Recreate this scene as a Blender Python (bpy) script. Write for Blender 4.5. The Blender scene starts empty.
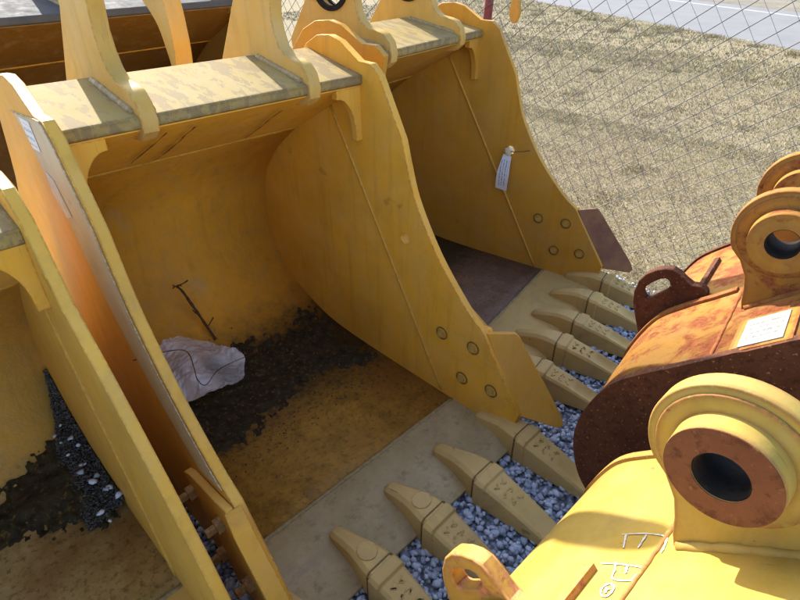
import bpy, bmesh, math, random
import numpy as np
from mathutils import Vector, Matrix, noise
from mathutils.geometry import delaunay_2d_cdt

random.seed(7); rng = np.random.default_rng(7)
S = bpy.context.scene
COL = S.collection
R = math.radians

# ------------------------------------------------------------------ camera
cam = bpy.data.cameras.new("camera"); camo = bpy.data.objects.new("camera", cam); COL.objects.link(camo)
cam.sensor_width = 36; cam.lens = 550/800*36; cam.clip_start = 0.02; cam.clip_end = 2000
CAMH = 1.75
pitch = math.atan(355/550); az = R(44.75)
fwd = Vector((math.cos(az)*math.cos(pitch), math.sin(az)*math.cos(pitch), -math.sin(pitch)))
camo.location = (0, 0, CAMH)
camo.rotation_euler = fwd.to_track_quat('-Z', 'Y').to_euler()
S.camera = camo
# ------------------------------------------------------------------ light
SUN = Vector((0.39, 1.55, 1.0)).normalized()
elev = math.asin(SUN.z); rot = math.atan2(SUN.x, SUN.y)
w = bpy.data.worlds.new("World"); S.world = w; w.use_nodes = True
nt = w.node_tree
sky = nt.nodes.new('ShaderNodeTexSky'); sky.sky_type = 'NISHITA'; sky.sun_disc = False
sky.sun_elevation = elev; sky.sun_rotation = rot; sky.dust_density = 2.0
nt.links.new(sky.outputs[0], nt.nodes['Background'].inputs[0])
nt.nodes['Background'].inputs[1].default_value = 0.15
sl = bpy.data.lights.new("sun", 'SUN'); sl.energy = 3.5; sl.angle = R(0.53); sl.color = (1, .95, .86)
so = bpy.data.objects.new("sun", sl); COL.objects.link(so); so.rotation_euler = SUN.to_track_quat('Z', 'Y').to_euler()
so.location = (0, 0, 30)
S.view_settings.view_transform = 'Standard'; S.view_settings.look = 'None'
S.view_settings.exposure = 1.50; S.view_settings.gamma = 1
S.render.engine = 'CYCLES'
S.cycles.max_bounces = 8; S.cycles.diffuse_bounces = 5

# ------------------------------------------------------------------ materials
class NB:
    def __init__(s, name):
        s.m = bpy.data.materials.new(name); s.m.use_nodes = True
        s.t = s.m.node_tree; s.b = s.t.nodes['Principled BSDF']
        s.tc = s.n('ShaderNodeTexCoord')
        oi = s.n('ShaderNodeObjectInfo'); vm = s.n('ShaderNodeVectorMath', operation='SCALE'); vm.inputs[0].default_value = (17, 23, 11)
        s.l(oi.outputs['Random'], vm.inputs['Scale'])
        va = s.n('ShaderNodeVectorMath', operation='ADD'); s.l(s.tc.outputs['Object'], va.inputs[0]); s.l(vm.outputs[0], va.inputs[1]); s.oc = va.outputs[0]
    def n(s, ty, **kw):
        x = s.t.nodes.new(ty)
        for k, v in kw.items(): setattr(x, k, v)
        return x
    def l(s, a, b): s.t.links.new(a, b)
    def coord(s, scale=(1, 1, 1), src='Object', rot=(0, 0, 0)):
        m = s.n('ShaderNodeMapping'); m.inputs['Scale'].default_value = scale; m.inputs['Rotation'].default_value = rot
        s.l(s.oc if src == 'Object' else s.tc.outputs[src], m.inputs[0]); return m.outputs[0]
    def noise(s, scale, detail=6, rough=.6, co=None, dist=0):
        x = s.n('ShaderNodeTexNoise'); x.inputs['Scale'].default_value = scale
        x.inputs['Detail'].default_value = detail; x.inputs['Roughness'].default_value = rough
        x.inputs['Distortion'].default_value = dist
        s.l(co if co is not None else s.oc, x.inputs[0]); return x.outputs[0]
    def ramp(s, v, a, b, lo=0., hi=1.):
        x = s.n('ShaderNodeMapRange'); x.inputs[1].default_value = a; x.inputs[2].default_value = b
        x.inputs[3].default_value = lo; x.inputs[4].default_value = hi
        s.l(v, x.inputs[0]); return x.outputs[0]
    def math(s, op, a, b=None, clamp=False):
        x = s.n('ShaderNodeMath', operation=op, use_clamp=clamp)
        for i, v in enumerate((a, b)):
            if v is None: continue
            if isinstance(v, (int, float)): x.inputs[i].default_value = v
            else: s.l(v, x.inputs[i])
        return x.outputs[0]
    def mix(s, f, a, b):
        x = s.n('ShaderNodeMix', data_type='RGBA')
        for i, v in ((0, f), (6, a), (7, b)):
            if isinstance(v, (int, float)): x.inputs[i].default_value = v
            elif isinstance(v, tuple): x.inputs[i].default_value = (*v, 1) if len(v) == 3 else v
            else: s.l(v, x.inputs[i])
        return x.outputs[2]
    def bump(s, h, strength=.3, dist=.01):
        x = s.n('ShaderNodeBump'); x.inputs['Strength'].default_value = strength; x.inputs['Distance'].default_value = dist
        s.l(h, x.inputs['Height']); s.l(x.outputs[0], s.b.inputs['Normal'])
    def edge(s, rad=.008, lo=.02, hi=.15):
        bv = s.n('ShaderNodeBevel', samples=4); bv.inputs[0].default_value = rad
        g = s.n('ShaderNodeNewGeometry')
        d = s.n('ShaderNodeVectorMath', operation='DOT_PRODUCT')
        s.l(bv.outputs[0], d.inputs[0]); s.l(g.outputs['Normal'], d.inputs[1])
        return s.ramp(s.math('SUBTRACT', 1., d.outputs['Value']), lo, hi)
    def sep(s, src='Object'):
        x = s.n('ShaderNodeSeparateXYZ'); s.l(s.tc.outputs[src], x.inputs[0]); return x.outputs
    def fin(s, col, rough=.6, metal=0, spec=.5):
        if isinstance(col, tuple): s.b.inputs['Base Color'].default_value = (*col, 1)
        else: s.l(col, s.b.inputs['Base Color'])
        if isinstance(rough, (int, float)): s.b.inputs['Roughness'].default_value = rough
        else: s.l(rough, s.b.inputs['Roughness'])
        s.b.inputs['Metallic'].default_value = metal
        s.b.inputs['Specular IOR Level'].default_value = spec
        return s.m

def paint(name, base, dust=(.50, .42, .28), dusty=.35, rust=0.0, edge_rust=.25, rough=.5,
          rustcol=(.11, .035, .015), rust2=(.30, .10, .03), streak=.2, spec=.25, scratch=.3, edge_r=.008, grime=.35, chip=.01):
    """weathered machine paint: tone drift, dust film, run marks, chips, rust at edges"""
    k = NB(name)
    dk = tuple(c*.80 for c in base)
    c = k.mix(k.ramp(k.noise(2.3, 5), .35, .68), base, dk)
    c = k.mix(k.math('MULTIPLY', k.ramp(k.noise(7, 9, .68), .42, .72), dusty), c, dust)
    st = k.noise(1., 7, .62, co=k.coord((26, 26, 1.6)))
    c = k.mix(k.math('MULTIPLY', k.ramp(st, .52, .78), streak), c, tuple(b*.48 for b in base))
    # fine scratches
    sc = k.noise(1., 4, .5, co=k.coord((9, 160, 9), rot=(.7, .2, .5)))
    c = k.mix(k.math('MULTIPLY', k.ramp(sc, .66, .72), scratch), c, dust)
    # hairline dark gouges and grey handling grime
    gs = k.noise(1., 3, .5, co=k.coord((150, 6, 8), rot=(.3, .9, .2)))
    c = k.mix(k.math('MULTIPLY', k.ramp(gs, .70, .735), grime), c, tuple(b*.30 for b in base))
    c = k.mix(k.math('MULTIPLY', k.ramp(k.noise(3.7, 10, .78, dist=.8), .50, .72), grime), c, tuple(b*.45+.035 for b in base))
    rn = k.noise(11, 10, .72, dist=.4)
    rm = k.ramp(rn, .70-rust*.5, .76-rust*.40)
    fine = k.noise(70, 6, .7)
    if edge_rust > 0:
        em = k.math('MULTIPLY', k.edge(edge_r), k.ramp(fine, .62-edge_rust*.35, .68-edge_rust*.30))
        rm = k.math('MAXIMUM', rm, em)
    chips = k.ramp(k.noise(48, 3, .5), .775-chip, .795-chip)
    rm = k.math('MAXIMUM', rm, k.math('MULTIPLY', chips, .8))
    rc = k.mix(k.ramp(fine, .35, .65), rustcol, rust2)
    c = k.mix(rm, c, rc)
    r = k.math('ADD', k.math('MULTIPLY', rm, .3), k.ramp(k.noise(18, 6), .3, .7, rough-.08, rough+.14), True)
    h = k.math('ADD', k.math('MULTIPLY', k.noise(9, 4), .8), k.math('MULTIPLY', fine, .22))
    h = k.math('ADD', h, k.math('MULTIPLY', rm, -.25))
    k.bump(h, .22, .008)
    return k.fin(c, r, 0, spec)

M = {}
M['yellow'] = paint('machine_yellow', (.80, .405, .040), edge_rust=.45, streak=.42, dusty=.30, dust=(.66, .46, .19))
M['yellow_pale'] = paint('skylit_pale_yellow', (.60, .52, .33), dusty=.6, dust=(.62, .57, .44), edge_rust=.55, streak=.3)  # strip colour, paled to hold the skylight on the outer face
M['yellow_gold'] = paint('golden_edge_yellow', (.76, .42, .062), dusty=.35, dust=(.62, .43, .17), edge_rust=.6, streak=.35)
M['yellow_dust'] = paint('dusty_yellow', (.68, .40, .085), dusty=.45, dust=(.56, .42, .22), edge_rust=.45, streak=.35)
M['yellow_old'] = paint('dull_ochre_yellow', (.63, .315, .034), dusty=.30, dust=(.46, .32, .15), streak=.35)
M['lemon'] = paint('lemon_yellow', (.50, .335, .062), dusty=.40, dust=(.50, .38, .17), grime=.55, edge_rust=.75, edge_r=.018, rust=.07, streak=.3, chip=.05, rust2=(.45, .15, .06))
M['rusty'] = paint('rust_eaten_yellow', (.42, .20, .030), dusty=.45, dust=(.30, .17, .07), rust=.38, edge_rust=.9, edge_r=.022, grime=.6,
                   rustcol=(.12, .034, .016), rust2=(.32, .11, .04), streak=.4, rough=.68, spec=.15)
M['orange'] = paint('rust_orange_shell', (.38, .185, .034), dusty=.5, dust=(.28, .165, .075), rust=.49, chip=.05, edge_rust=.9, edge_r=.03, grime=.5,
                    rustcol=(.17, .05, .022), rust2=(.33, .11, .045), streak=.4, rough=.72, spec=.12)
M['steel_tan'] = paint('tan_worn_steel', (.62, .41, .14), dust=(.54, .38, .17), dusty=.65, edge_rust=.35, rough=.55, rust=.10, grime=.65, chip=.03,
                       rustcol=(.10, .05, .025), streak=.1)
M['cut_purple'] = paint('purple_brown_worn_cutter', (.23, .095, .055), dust=(.42, .24, .08), dusty=.55, edge_rust=.1, rustcol=(.12, .05, .035))
M['grey_top'] = paint('grey_weathered_steel', (.105, .107, .112), dust=(.15, .145, .135), dusty=.6, edge_rust=.2, rough=.75, spec=.08)
M['lemon_rust'] = paint('lemon_with_peeled_rim', (.60, .36, .06), dusty=.2, dust=(.56, .30, .14), rust=.34, edge_rust=.95, edge_r=.03,
                        rustcol=(.28, .10, .04), rust2=(.60, .25, .14))

def mk_rust(name, a, b, cc, spk=.5):
    k = NB(name)
    n1 = k.noise(6, 9, .7); n2 = k.noise(38, 8, .7); n3 = k.noise(95, 4, .6)
    c = k.mix(k.ramp(n1, .35, .65), a, b)
    c = k.mix(k.math('MULTIPLY', k.ramp(n2, .52, .62), .7), c, tuple(x*.6 for x in a))
    c = k.mix(k.math('MULTIPLY', k.ramp(n3, .62, .68), spk), c, cc)
    k.bump(k.math('ADD', n2, k.math('MULTIPLY', n3, .6)), .5, .006)
    return k.fin(c, .82, 0, .25)
M['rust_dark'] = mk_rust('dark_red_rust', (.075, .024, .010), (.14, .048, .020), (.38, .19, .07), .85)
M['rust_brown'] = mk_rust('brown_bare_rust', (.150, .050, .022), (.215, .080, .034), (.30, .14, .07), .5)
M['bore'] = mk_rust('greasy_bore', (.010, .007, .006), (.022, .014, .010), (.05, .03, .02), .3)
M['red_post'] = mk_rust('red_oxide', (.20, .045, .045), (.28, .09, .08), (.40, .25, .22), .6)

def mk_floor(name, yellow, f1=(.27, .14, .022), f2=(.47, .245, .036), stain=.9):
    """bucket wrapper: paint on the wall, rusty wet stains on the floor plate"""
    k = NB(name)
    X, Y, Z = k.sep()
    n1 = k.noise(3.2, 8, .65); n2 = k.noise(13, 9, .72); n3 = k.noise(45, 6, .7)
    c = k.mix(k.ramp(n1, .35, .68), yellow, tuple(v*.8 for v in yellow))
    c = k.mix(k.math('MULTIPLY', k.ramp(n2, .48, .70), .30), c, (.50, .37, .18))
    smud = k.noise(1., 5, .6, co=k.coord((7, 7, 2.2)))
    c = k.mix(k.math('MULTIPLY', k.ramp(smud, .56, .72), .28), c, (.55, .45, .30))
    st = k.noise(1., 7, .62, co=k.coord((22, 22, 1.4)))
    c = k.mix(k.math('MULTIPLY', k.ramp(st, .52, .78), .28), c, (.24, .12, .02))
    # silt left by standing water: follows the floor level
    lev = k.math('ADD', Z, k.math('MULTIPLY', k.math('SUBTRACT', n2, .5), -.10))
    fm = k.ramp(lev, .20, .105)
    fc = k.mix(k.ramp(n2, .38, .62), f1, f2)
    fc = k.mix(k.math('MULTIPLY', k.ramp(n3, .52, .64), .6), fc, (.10, .055, .02))
    fc = k.mix(k.math('MULTIPLY', k.ramp(n1, .52, .66), .5), fc, (.28, .115, .030))
    sd = k.math('ABSOLUTE', k.math('SUBTRACT', Y, .22))
    sd = k.math('ADD', sd, k.math('MULTIPLY', k.math('SUBTRACT', n2, .5), -.55))
    sd = k.math('ADD', sd, k.math('MULTIPLY', k.math('SUBTRACT', n3, .5), -.30))
    fc = k.mix(k.math('MULTIPLY', k.ramp(sd, .36, .16), stain), fc, (.050, .036, .014))
    c = k.mix(fm, c, fc)
    k.bump(k.math('ADD', n3, k.math('MULTIPLY', n2, 1.2)), .22, .008)
    return k.fin(c, k.ramp(n2, .3, .7, .5, .72), 0, .35)
M['floor_b'] = mk_floor('stained_wrapper', (.84, .43, .042))
M['floor_a'] = mk_floor('dusty_tan_wrapper', (.90, .53, .11), (.42, .30, .11), (.60, .44, .19), stain=.25)
M['floor_c'] = mk_floor('stained_dull_wrapper', (.56, .285, .036), (.17, .095, .055), (.25, .15, .10))

def mk_lip():
    k = NB('scuffed_lip_steel')
    n1 = k.noise(5, 8, .7); n2 = k.noise(24, 8, .72)
    c = k.mix(k.ramp(n1, .38, .62), (.36, .265, .12), (.45, .34, .18))
    c = k.mix(k.math('MULTIPLY', k.ramp(n2, .52, .66), .6), c, (.20, .125, .06))
    p = k.noise(7, 9, .7, co=k.coord((1, 1.6, 1), rot=(0, 0, .8)))
    c = k.mix(k.math('MULTIPLY', k.ramp(p, .56, .68), .75), c, (.33, .235, .165))
    c = k.mix(k.ramp(k.noise(4.1, 7, .7, dist=.6), .66, .70), c, (.50, .28, .04))
    k.bump(n2, .3, .006)
    return k.fin(c, .6, 0, .35)
M['lip'] = mk_lip()
M['floor_f'] = mk_floor('shaded_brown_wrapper', (.27, .14, .026), (.10, .06, .03), (.16, .10, .05))  # wrapper of the back bucket, its shade put into a darker colour
M['yellow_f'] = paint('shaded_brown_yellow', (.30, .16, .028), dusty=.4, dust=(.26, .17, .08))  # plates of the back bucket, browned to paint in the same shade

def mk_bartop():
    k = NB('sun_bleached_bar_paint')
    n1 = k.noise(6, 9, .72); n2 = k.noise(1., 8, .7, co=k.coord((20, 7, 7), rot=(0, 0, .5))); n3 = k.noise(60, 5, .7)
    c = k.mix(k.ramp(n1, .35, .65), (.36, .25, .07), (.36, .285, .135))
    c = k.mix(k.math('MULTIPLY', k.ramp(n2, .505, .525), .72), c, (.235, .175, .095))
    em = k.math('MULTIPLY', k.edge(.03, .01, .08), k.ramp(n3, .42, .52))
    em = k.math('MAXIMUM', em, k.ramp(k.noise(17, 9, .75), .66, .70))
    c = k.mix(em, c, k.mix(k.ramp(n3, .4, .6), (.11, .055, .025), (.22, .14, .07)))
    k.bump(k.math('ADD', n1, k.math('MULTIPLY', em, -.4)), .25, .006)
    return k.fin(c, .75, 0, .12)
M['bar'] = mk_bartop()

def mk_simple(name, a, b, sc, rough=.8, spec=.3, bump=.4, sc2=None, cc=None):
    k = NB(name)
    n1 = k.noise(sc, 8, .65)
    c = k.mix(k.ramp(n1, .35, .65), a, b)
    if cc:
        c = k.mix(k.ramp(k.noise(sc2, 6, .6), .56, .66), c, cc)
    k.bump(n1, bump, .01)
    return k.fin(c, rough, 0, spec)
M['soil'] = mk_simple('damp_dark_soil', (.020, .016, .009), (.055, .042, .020), 22, .8, .2, .9, 60, (.14, .085, .024))
M['weld'] = mk_simple('weld_bead', (.66, .34, .04), (.50, .28, .05), 60, .5, .4, .6)
M['weld_tan'] = mk_simple('worn_weld_bead', (.40, .30, .13), (.27, .19, .09), 60, .6, .4, .6)
M['bolt'] = mk_simple('bolt_steel', (.55, .34, .07), (.42, .27, .08), 60, .5, .4, .4)
M['groove'] = mk_simple('grimy_groove', (.16, .10, .035), (.24, .15, .05), 60, .8, .2, .4)
M['thread'] = mk_simple('rusty_thread', (.42, .26, .10), (.24, .13, .05), 90, .7, .3, .6)
M['wire'] = mk_simple('galvanised_wire', (.10, .10, .10), (.15, .145, .14), 40, .5, .5, .1)
M['stem'] = mk_simple('dry_brown_stem', (.07, .035, .018), (.14, .08, .04), 60, .85, .2, .3)
M['leaf'] = mk_simple('dry_leaf', (.16, .09, .03), (.28, .17, .06), 40, .85, .2, .3)
M['chalk'] = mk_simple('white_chalk', (.62, .62, .58), (.50, .46, .34), 120, .9, .1, .3)
M['road'] = mk_simple('pale_asphalt_road', (.185, .185, .188), (.215, .215, .215), 1.1, .85, .2, .2, 70, (.16, .16, .16))
M['verge'] = mk_simple('grey_verge', (.17, .15, .11), (.26, .235, .19), .9, .95, .1, .5, 6, (.12, .11, .08))
M['kerbline'] = mk_simple('pale_road_edge', (.40, .40, .39), (.33, .33, .31), 8, .9, .1, .3)

def mk_gravel(name, cols, by_island=True):
    k = NB(name)
    at = k.n('ShaderNodeAttribute', attribute_name='tone')
    c = k.mix(at.outputs['Fac'], cols[0], cols[1])
    c = k.mix(k.math('MULTIPLY', k.ramp(k.noise(130, 4, .6), .45, .65), .5), c, cols[2])
    k.bump(k.noise(210, 4, .6), .4, .002)
    return k.fin(c, .85, 0, .25)
M['stone'] = mk_gravel('blue_grey_crushed_stone', ((.33, .375, .46), (.64, .70, .82), (.44, .49, .585)))
M['stone_dk'] = mk_gravel('dark_grit', ((.025, .023, .02), (.13, .12, .11), (.05, .045, .04)))

def mk_gravelground():
    k = NB('packed_gravel')
    v = k.n('ShaderNodeTexVoronoi'); v.inputs['Scale'].default_value = 55
    k.l(k.tc.outputs['Object'], v.inputs[0])
    c = k.mix(k.ramp(v.outputs['Color'], .2, .8), (.28, .31, .38), (.50, .55, .65))
    c = k.mix(k.ramp(v.outputs['Distance'], .35, .75), c, (.13, .14, .17))
    k.bump(k.math('SUBTRACT', 1., v.outputs['Distance']), .9, .015)
    return k.fin(c, .9, 0, .2)
M['gravelground'] = mk_gravelground()

def mk_grassground():
    k = NB('dry_turf_soil')
    n1 = k.noise(.9, 9, .7); n2 = k.noise(9, 10, .8); n3 = k.noise(55, 6, .75)
    c = k.mix(k.ramp(n1, .36, .64), (.27, .225, .13), (.24, .195, .13))
    c = k.mix(k.math('MULTIPLY', k.ramp(n2, .52, .68), .8), c, (.17, .14, .09))
    c = k.mix(k.math('MULTIPLY', k.ramp(n3, .50, .60), .7), c, (.42, .36, .22))
    g = k.ramp(k.noise(2.1, 5, .6), .60, .74)
    c = k.mix(k.math('MULTIPLY', g, .35), c, (.19, .20, .06))
    k.bump(k.math('ADD', k.math('MULTIPLY', n2, 1.5), n3), .5, .03)
    return k.fin(c, .95, 0, .1)
M['turf'] = mk_grassground()

def mk_blade():
    k = NB('dry_grass_blade')
    at = k.n('ShaderNodeAttribute', attribute_name='tone')
    c = k.mix(at.outputs['Fac'], (.21, .175, .095), (.47, .405, .265))
    g = k.ramp(k.noise(1.7, 6, .65), .55, .72)
    c = k.mix(k.math('MULTIPLY', g, .40), c, (.30, .30, .09))
    c = k.mix(k.math('MULTIPLY', k.ramp(k.noise(.7, 5, .6), .52, .64), .5), c, (.27, .20, .135))
    k.b.inputs['Subsurface Weight'].default_value = 0
    return k.fin(c, .9, 0, .15)
M['blade'] = mk_blade()

def mk_plastic():
    k = NB('clear_plastic_film')
    n = k.noise(22, 6, .65)
    k.bump(n, .4, .01)
    k.l(k.ramp(k.noise(5, 5, .6), .38, .62, .22, .62), k.b.inputs['Alpha'])
    return k.fin((.86, .86, .90), .14, 0, 1.)
M['plastic'] = mk_plastic()

def mk_print(name, ink, paper, ax, scale, margin):
    """paper with rows of small unreadable print; Generated coords"""
    k = NB(name)
    X, Y, Z = k.sep('Generated')
    row, col = {'yz': (Z, Y), 'zy': (Y, Z), 'xy': (Y, X), 'yx': (X, Y)}[ax]
    r = k.math('FRACT', k.math('MULTIPLY', row, scale))
    rm = k.math('MULTIPLY', k.math('GREATER_THAN', r, .35), k.math('LESS_THAN', r, .8))
    wn = k.noise(1., 2, .5, co=k.coord((22, 22, 22), 'Generated'))
    rm = k.math('MULTIPLY', rm, k.math('GREATER_THAN', wn, .47))
    for v in (row, col):
        rm = k.math('MULTIPLY', rm, k.math('MULTIPLY', k.math('GREATER_THAN', v, margin), k.math('LESS_THAN', v, 1-margin)))
    c = k.mix(k.math('MULTIPLY', rm, .8), paper, ink)
    c = k.mix(k.math('MULTIPLY', k.ramp(k.noise(9, 6, .7), .5, .7), .3), c, (.45, .40, .30))
    return k.fin(c, .6, 0, .3)
M['tag'] = mk_print('printed_tag', (.10, .14, .30), (.72, .74, .78), 'yz', 1, .12)
M['tag'] = mk_print('printed_tag', (.10, .14, .30), (.74, .76, .80), 'zy', 5, .14)
M['sticker'] = mk_print('pale_sticker', (.20, .30, .48), (.70, .74, .76), 'yz', 4, .14)
M['sticker_worn'] = mk_simple('worn_sticker', (.66, .66, .62), (.52, .50, .44), 30, .6, .3, .2)
M['plate_label'] = mk_print('white_maker_label', (.10, .11, .10), (.30, .305, .285), 'yx', 6, .10)
M['plug'] = mk_simple('waxed_paper_plug', (.72, .70, .62), (.66, .55, .20), 25, .6, .3, .3)

# ------------------------------------------------------------------ geometry helpers
def link(name, me, mat, parent=None, smooth=False, bevel=0, autosmooth=None):
    o = bpy.data.objects.new(name, me); COL.objects.link(o)
    if mat is not None and not me.materials: me.materials.append(M[mat] if isinstance(mat, str) else mat)
    if parent is not None: o.parent = parent
    if smooth or bevel:
        for p in me.polygons: p.use_smooth = True
        if not smooth: me.set_sharp_from_angle(angle=R(32))
    if bevel:
        b = o.modifiers.new('bevel', 'BEVEL'); b.width = bevel; b.segments = 2; b.limit_method = 'ANGLE'; b.angle_limit = R(40); b.harden_normals = True
    return o

def mesh(name, v, f):
    me = bpy.data.meshes.new(name); me.from_pydata([tuple(p) for p in v], [], f); me.update()
    bm = bmesh.new(); bm.from_mesh(me); bmesh.ops.recalc_face_normals(bm, faces=bm.faces); bm.to_mesh(me); bm.free()
    return me

def tag(o, label, cat, group=None, kind=None):
    if label: o['label'] = label
    if cat: o['category'] = cat
    if group: o['group'] = group
    if kind: o['kind'] = kind
    return o

def empty(name, loc, rz=0, rx=0, s=1):
    o = bpy.data.objects.new(name, None); COL.objects.link(o); o.empty_display_size = .1
    o.location = loc; o.rotation_euler = (rx, 0, rz); o.scale = (s, s, s); return o

def inside(p, poly):
    x, y = p; c = False; n = len(poly)
    for i in range(n):
        x1, y1 = poly[i]; x2, y2 = poly[i-1]
        if (y1 > y) != (y2 > y) and x < (x2-x1)*(y-y1)/(y2-y1)+x1: c = not c
    return c

def circ(c, r, n=28, a0=0, a1=2*math.pi, full=True):
    k = n if full else n+1
    return [(c[0]+r*math.cos(a0+(a1-a0)*i/n), c[1]+r*math.sin(a0+(a1-a0)*i/n)) for i in range(k)]

def plate_mesh(name, poly, a, b, holes=(), axis='x'):
    """extrude a 2D outline (with holes) between a and b along an axis"""
    loops = [list(poly)]+[list(h) for h in holes]
    pts = []; edges = []; rings = []
    for L in loops:
        o = len(pts); pts += [Vector(p) for p in L]; n = len(L)
        edges += [(o+i, o+(i+1) % n) for i in range(n)]; rings.append((o, n))
    vo, eo, fo, *_ = delaunay_2d_cdt(pts, edges, [], 0, 1e-6)
    tris = []
    for f in fo:
        cx = sum(vo[i][0] for i in f)/3; cy = sum(vo[i][1] for i in f)/3
        if inside((cx, cy), loops[0]) and not any(inside((cx, cy), h) for h in loops[1:]): tris.append(list(f))
    n = len(vo)
    def P(p, t): return {'x': (t, p[0], p[1]), 'y': (p[0], t, p[1]), 'z': (p[0], p[1], t)}[axis]
    V = [P(p, a) for p in vo]+[P(p, b) for p in vo]
    F = [t[::-1] for t in tris]+[[i+n for i in t] for t in tris]
    cnt = {}
    for t in tris:
        for i in range(3):
            e = (t[i], t[(i+1) % 3]); cnt[e] = 1
    for (i, j) in cnt:
        if (j, i) not in cnt: F.append([i, j, j+n, i+n])
    return mesh(name, V, F)

def spline(pts, per=5):
    out = []
    n = len(pts)
    for i in range(n-1):
        p0 = pts[max(i-1, 0)]; p1 = pts[i]; p2 = pts[i+1]; p3 = pts[min(i+2, n-1)]
        for j in range(per):
            t = j/per
            out.append(tuple(.5*((2*b)+(-a+c)*t+(2*a-5*b+4*c-d)*t*t+(-a+3*b-3*c+d)*t**3) for a, b, c, d in zip(p0, p1, p2, p3)))
    out.append(tuple(pts[-1])); return out

def tube_mesh(name, pts, r, n=8, jit=0.):
    pts = [Vector(p) for p in pts]; V = []; F = []
    up = Vector((.13, .31, .94))
    for i, p in enumerate(pts):
        t = (pts[min(i+1, len(pts)-1)]-pts[max(i-1, 0)]).normalized()
        s = t.cross(up)
        if s.length < .05: s = t.cross(Vector((1, 0, 0)))
        s.normalize(); q = s.cross(t)
        rr = (r[i] if isinstance(r, (list, tuple)) else r)*(1+random.uniform(-jit, jit))
        for k in range(n):
            a = 2*math.pi*k/n; V.append(p+(s*math.cos(a)+q*math.sin(a))*rr)
    for i in range(len(pts)-1):
        for k in range(n):
            F.append([i*n+k, i*n+(k+1) % n, (i+1)*n+(k+1) % n, (i+1)*n+k])
    F.append(list(range(n))[::-1]); F.append([(len(pts)-1)*n+k for k in range(n)])
    return mesh(name, V, F)

def strip_mesh(name, prof, th, x0, x1, nx=1):
    """sheet of thickness th along a (y,z) profile, outward to the right of travel"""
    n = len(prof); outer = []
    for i, p in enumerate(prof):
        a = Vector(prof[max(i-1, 0)]); b = Vector(prof[min(i+1, n-1)]); t = (b-a).normalized()
        outer.append((p[0]+t.y*th, p[1]-t.x*th))
    V = []; F = []
    for j in range(nx+1):
        x = x0+(x1-x0)*j/nx
        V += [(x, *p) for p in prof]+[(x, *p) for p in outer]
    m = 2*n
    for j in range(nx):
        for i in range(n-1):
            F.append([j*m+i, j*m+i+1, (j+1)*m+i+1, (j+1)*m+i])
            F.append([j*m+n+i, j*m+n+i+1, (j+1)*m+n+i+1, (j+1)*m+n+i])
        F.append([j*m, (j+1)*m, (j+1)*m+n, j*m+n]); F.append([j*m+n-1, (j+1)*m+n-1, (j+1)*m+2*n-1, j*m+2*n-1])
    for i in range(n-1):
        F.append([i, i+1, n+i+1, n+i]); F.append([nx*m+i, nx*m+i+1, nx*m+n+i+1, nx*m+n+i])
    return mesh(name, V, F), outer

def loft_mesh(name, rings):
    n = len(rings[0]); V = [p for r in rings for p in r]; F = []
    for i in range(len(rings)-1):
        for k in range(n):
            F.append([i*n+k, i*n+(k+1) % n, (i+1)*n+(k+1) % n, (i+1)*n+k])
    F.append(list(range(n))); F.append([(len(rings)-1)*n+k for k in range(n)])
    return mesh(name, V, F)

def ringx(y, w, zt, zb, c=.012, dip=0., wb=None):
    h = w/2; hb = (wb if wb else w)/2; c = min(c, h*.6, (zt-zb)*.4)
    return [(-hb, y, zb), (hb, y, zb), (h, y, zt-c), (h-c, y, zt), (h*.45, y, zt-dip*.75), (0, y, zt-dip), (-h*.45, y, zt-dip*.75), (-h+c, y, zt), (-h, y, zt-c)]

def box_mesh(name, x0, x1, y0, y1, z0, z1):
    return plate_mesh(name, [(x0, y0), (x1, y0), (x1, y1), (x0, y1)], z0, z1, axis='z')

def lathe_x(name, prof, c, n=40):
    """revolve (x, r) profile round an X axis through (y,z)=c; closed profile"""
    V = []; F = []; m = len(prof)
    for i in range(n):
        a = 2*math.pi*i/n
        V += [(x, c[0]+r*math.cos(a), c[1]+r*math.sin(a)) for x, r in prof]
    for i in range(n):
        for k in range(m):
            F.append([i*m+k, i*m+(k+1) % m, ((i+1) % n)*m+(k+1) % m, ((i+1) % n)*m+k])
    return mesh(name, V, F)

# ------------------------------------------------------------------ ground, road
def sheet(name, pts, z, mat, bumpy=0):
    me = mesh(name, [(x, y, z) for x, y in pts], [list(range(len(pts)))])
    if me.polygons[0].normal.z < 0: me.flip_normals()
    return tag(link(name, me, mat), None, None, kind='structure')
sheet('ground', [(-400, -400), (400, -400), (400, 400), (-400, 400)], -.012, 'turf')
FX = 3.32
GX = 2.86
sheet('gravel_yard', [(-12, -12), (GX, -12), (GX, .6), (GX+.05, 1.0), (GX+.1, 1.5), (FX, 3), (FX+.2, 14), (-12, 14)], -.004, 'gravelground')
rd = Vector((.514, .858)); rn = Vector((.858, -.514))
def roadquad(o0, o1, a=-90, b=120):
    p = Vector((14.0, 2.7))
    return [tuple(p+rn*o0+rd*a), tuple(p+rn*o1+rd*a), tuple(p+rn*o1+rd*b), tuple(p+rn*o0+rd*b)]
sheet('road', roadquad(0, 6.2), -.008, 'road')
sheet('road_edge_line', roadquad(5.0, 5.25), -.004, 'kerbline')
sheet('verge', roadquad(6.2, 40), -.006, 'verge')

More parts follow.
